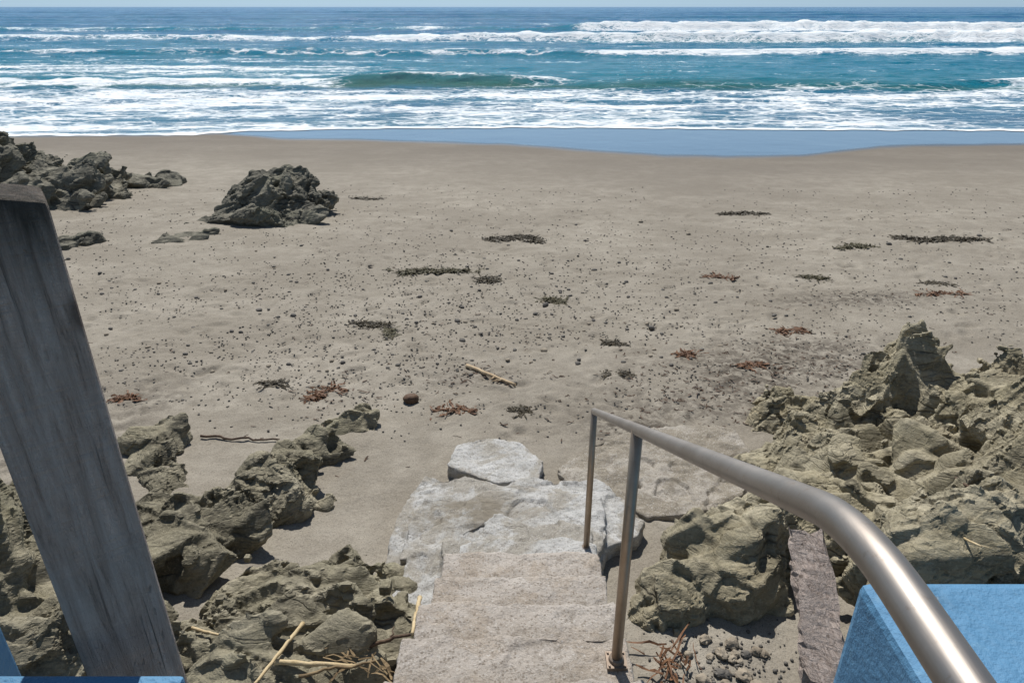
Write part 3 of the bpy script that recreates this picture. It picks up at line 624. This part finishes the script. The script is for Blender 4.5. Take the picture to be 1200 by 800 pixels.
stick('reed',P(492,700,2.55),P(483,742,2.36),.011,M_REED,'short pale reed propped against the left edge of the steps','reed',.004,0,True)
stick('twig',P(432,757,2.72),P(495,738,2.62),.010,M_DKST,'dark brown twig beside the left edge of the steps','twig',.01,1)
stick('twig',P(350,792,2.66),P(440,774,2.66),.008,M_LEAF,'bent brown twig on the rock shelf under the crosswise reed','twig',.012,1)
stick('reed',P(225,735,2.86),P(285,752,2.80),.008,M_REED,'small pale reed on the rock shelf, nearest to the wooden post','reed',.006)
stick('twig',P(1120,560,2.5),P(1195,600,2.4),.010,M_DKST,'dark twig lying over the broad rock mass at the right edge','twig',.02,3)
stick('reed',P(1075,605,2.58),P(1150,640,2.34),.008,M_REED,'thin pale reed on the broad rock mass above the blue wall','reed',.012,2)
# ------------------------------------------------------------------ seaweed
def ribbon(mb,p,n,step,w,ang,zfun,h,wig=.7):
    V=[];Fc=[]; z0=zfun(p.x,p.y)
    for i in range(n+1):
        ang+=random.uniform(-wig,wig); ww=w*(.4+.6*math.sin(math.pi*(i+.6)/(n+1.2)))
        s=Vector((-math.sin(ang),math.cos(ang),random.uniform(-.8,.8))).normalized()
        zz=z0+h*random.uniform(.1,1)
        c=Vector((p.x,p.y,zz)); V+= [c-s*ww,c+s*ww]; p=p+Vector((math.cos(ang),math.sin(ang),0))*step
    for i in range(n): Fc.append((2*i,2*i+1,2*i+3,2*i+2))
    mb.add(V,Fc)
def seaweed(px,py,wp,hp,mat,label,dens=1.0,name='seaweed_clump',cat='seaweed',hh=.55):
    c=G(px,py); t=c.y/ray(px,py)[1]; rx=wp/FP*t/2*1.1; ry=abs(P(px,py-hp/2).y-P(px,py+hp/2).y)/2*1.05
    mb=MB(); n=int((50+1900*rx*ry)*dens); n=min(n,520); hgt=min(.08,.3*min(rx,ry)+.02)*hh
    ga=random.uniform(-3,3); nb=random.randint(5,9)
    sub=[(-.85+1.7*(k+.5)/nb+random.uniform(-.1,.1),random.uniform(-.6,.6),random.uniform(.2,.5)) for k in range(nb)]
    dv=random.gauss(0,.25)
    for k in range(n):
        s0=random.choice(sub); r=random.random()**.8; a=random.uniform(0,6.283)
        lx=s0[0]+math.cos(a)*r*s0[2]; ly=s0[1]*.7+math.sin(a)*r*s0[2]*.7
        q=Vector((c.x+lx*rx,c.y+(ly+.25*math.sin(ga+3*lx))*ry,0))
        ribbon(mb,q,random.randint(2,5),random.uniform(.008,.03)*(1+.05*c.y),random.uniform(.004,.014)*(1+.05*c.y),random.gauss(dv,.6)+(math.pi if random.random()<.5 else 0),sz,hgt*(1-.6*r))
    o=obj(name,mb.V,mb.F,mat,loc=c,smooth=False); return tag(o,label,cat,'seaweed washed up on the sand')
for a_ in [
 (605,280,62,12,M_KD,'thick dark kelp heap in the middle of the beach, farthest heap in the centre'),
 (868,250,56,4,M_KD,'thin dark line of kelp on the smooth sand, nearest the water'),
 (1000,289,46,6,M_KG,'flat olive kelp patch left of the long right hand kelp line'),
 (1115,282,70,8,M_KD,'long dark kelp heap near the right edge of the beach'),
 (1066,280,26,6,M_KD,'small kelp bit touching the left end of the long right hand heap'),
 (508,319,92,8,M_KG,'wide thin olive kelp strip below the middle kelp heap'),
 (573,327,20,9,M_KD,'small dark kelp knot at the right end of the wide olive strip'),
 (648,351,25,9,M_KG,'small olive green kelp knot in the centre of the sand'),
 (437,380,40,12,M_KD,'dark curled kelp clump with a trailing tail, left of centre'),
 (457,393,12,18,M_KG,'trailing olive tail hanging from the dark curled kelp clump'),
 (846,323,40,6,M_KR,'thin red brown weed wisp right of centre beach'),
 (953,324,24,8,M_KG,'small olive weed tuft right of the red brown wisp'),
 (927,387,38,9,M_KR,'bright red brown weed clump before the tall jagged pinnacle'),
 (720,405,15,8,M_KD,'small dark weed clump above the end of the handrail'),
 (805,417,22,10,M_KR,'small red brown weed clump right of the handrail end'),
 (725,441,26,6,M_KD,'flat dark weed patch just above the handrail end'),
 (885,431,36,7,M_KR,'scattered red brown weed left of the tall jagged pinnacle'),
 (380,462,34,22,M_KR,'loose brown weed scatter on the sand above the diagonal ridge'),
 (322,453,24,10,M_KD,'round dark weed lump on the left sand'),
 (535,483,48,12,M_KR,'sparse red brown weed arc above the broken concrete block'),
 (607,484,22,5,M_KD,'dark weed bits right of the sparse red brown arc'),
 (142,470,34,20,M_KR,'red brown weed beside the right face of the wooden post'),
 (1105,346,60,5,M_KR,'faint brown weed line on the sand below the long right hand heap'),
 (1098,334,26,3,M_KD,'short dark weed wisp between the long heap and the faint line'),
 (430,232,30,2,M_KD,'tiny dark weed line right of the lone craggy rock'),
 ]:
    seaweed(*a_,dens=.6 if a_[4] is M_KR else 1.0)
# ------------------------------------------------------------------ stones
def stone_mesh(name,mat,seed,sub=2,ang=.08,sq=.62):
    bm=bmesh.new(); bmesh.ops.create_icosphere(bm,subdivisions=sub,radius=1)
    V=np.array([v.co[:] for v in bm.verts]); V=V*(1+.25*fbm(V*1.2+seed*7,2,seed)+ang*facet(V*1.3+seed,seed))[:,None]; V[:,2]*=sq
    bm.verts.index_update(); Fc=np.array([[v.index for v in f.verts] for f in bm.faces]); bm.free()
    me=mesh_np(name,V,Fc); me.materials.append(mat); me.polygons.foreach_set('use_smooth',np.full(len(Fc),ang<.1)); return me
SM=[stone_mesh('pebble',m_,k) for k,m_ in enumerate((M_STONE,M_STONE,M_STONEB,M_STONE,M_BROWN))]
SA=[stone_mesh('stone',m_,k+20,3,.2,.7) for k,m_ in enumerate((M_STONE,M_STONEB,M_STONEB,M_STONEB,M_STONEB))]
def put(name,me,loc,s,label,cat,group=None,sq=1.0):
    o=bpy.data.objects.new(name,me); COL.objects.link(o); o.location=loc; o.scale=(s,s*random.uniform(.7,1),s*sq*random.uniform(.7,1)); o.rotation_euler=(random.uniform(-.2,.2),random.uniform(-.2,.2),random.uniform(0,6.28)); return tag(o,label,cat,group)
cnt=0
while cnt<290:
    k=random.random()
    if k<.5: px,py=random.gauss(430,190),random.gauss(390,45)
    elif k<.8: px,py=random.uniform(80,1190),random.uniform(240,430)
    else: px,py=random.gauss(760,150),random.gauss(370,40)
    if not(60<px<1195 and 228<py<470): continue
    if 215<px<400 and py<285: continue
    if px<110 and py<300: continue
    p=G(px,py); s=random.uniform(.011,.024)*(1+.04*p.y)*(1.5 if random.random()<.10 else 1)
    p.z+=s*.25; put('pebble',random.choice(SM[:4]),p,s,'small rounded dark pebble lying among many on the open sand','pebble','pebbles scattered over the open sand'); cnt+=1
p=G(482,473,.035); put('stone',SM[4],p,.075,'rounded brown stone alone on the sand above the broken concrete block','stone',None,1.3)
# gravel, too small and too many to count
bm=bmesh.new(); bmesh.ops.create_icosphere(bm,subdivisions=1,radius=1); bm.verts.index_update()
gv=np.array([v.co[:] for v in bm.verts]); gf=np.array([[v.index for v in f.verts] for f in bm.faces]); bm.free()
gx=[]
for k in range(9000):
    px=random.gauss(500,280); py=random.gauss(370,65)
    if k%2==0: px,py=random.uniform(-50,1250),random.uniform(220,480)
    if py<215 or py>520: continue
    p=P(px,py); gx.append((p.x,p.y,random.uniform(.005,.012)*(1+.05*p.y)))
for k in range(260):
    px,py=random.gauss(850,40),random.gauss(778,24); p=P(px,py)
    if p.y<1.9: continue
    gx.append((p.x,p.y,random.uniform(.004,.014)))
gx=np.array(gx); keep=(fb2(gx[:,0]*.6,gx[:,1]*1.1,3,120)>-.22)|(gx[:,1]<3.3); gx=gx[keep]
gz=sandbase(gx[:,0],gx[:,1]); n=len(gx)
a=rng.uniform(0,6.28,n); k=rng.uniform(.55,1,n); s=gx[:,2]
qx=gv[None,:,0]; qy=gv[None,:,1]*k[:,None]; ca=np.cos(a)[:,None]; sa=np.sin(a)[:,None]
V=np.stack([gx[:,0:1]+s[:,None]*(qx*ca-qy*sa),gx[:,1:2]+s[:,None]*(qx*sa+qy*ca),gz[:,None]+s[:,None]*(.3+.55*gv[None,:,2])],2).reshape(-1,3)
Fg=(gf[None]+(np.arange(n)*len(gv))[:,None,None]).reshape(-1,3)
g=obj('gravel',V,Fg,M_STONE,loc=Vector((0,6,1.2))); tag(g,'fine dark gravel specks strewn over the sand','gravel',kind='stuff')
# stones heaped at the foot of the right boulder
for k in range(26):
    px=random.gauss(850,32); py=random.gauss(780,16); s=random.uniform(.018,.045)
    if py>805 or px<785 or px>930: continue
    p=G(px,py,s*.35); put('stone',random.choice(SA),p,s,'angular stone in the heap at the foot of the cracked boulder','stone','stones heaped right of the lower steps')
# ------------------------------------------------------------------ dead leaf litter
def litter(px0,px1,py0,py1,drop,n,mat,label,wid=(.003,.009)):
    mb=MB()
    c=P((px0+px1)/2,(py0+py1)/2,drop)
    for k in range(n):
        p=P(random.gauss((px0+px1)/2,(px1-px0)/4),random.gauss((py0+py1)/2,(py1-py0)/4),drop); zz=p.z
        ribbon(mb,p,random.randint(2,5),random.uniform(.012,.05),random.uniform(*wid),random.uniform(0,6.28),lambda a,b:zz,.03,.25)
    o=obj('leaf_litter',mb.V,mb.F,mat,loc=c,smooth=False); return tag(o,label,'leaf litter',kind='stuff')
litter(385,480,735,790,2.74,24,M_LEAF,'dry leaf litter caught on the rock shelf left of the steps')
litter(755,810,750,800,3.11,36,M_KR,'red brown leaf litter in the hollow right of the lower steps')
# fine wrack, bits of weed too small to count
mb=MB()
for px0,py0,sx,sy,n in ((880,440,75,20,220),(800,470,65,20,160),(950,415,65,18,140),(560,445,40,8,60),(380,462,30,14,50),(1000,352,90,10,100),(640,400,250,70,260)):
    for k in range(n):
        px,py=random.gauss(px0,sx),random.gauss(py0,sy)
        if py<230: continue
        p=P(px,py); ribbon(mb,p,random.randint(1,3),random.uniform(.01,.03),random.uniform(.004,.010),random.gauss(0,.7),sz,.018,.4)
o=obj('wrack',mb.V,mb.F,M_DKST,loc=P(880,440),smooth=False); tag(o,'fine dark bits of dried weed strewn on the sand before the right rocks','wrack',kind='stuff')
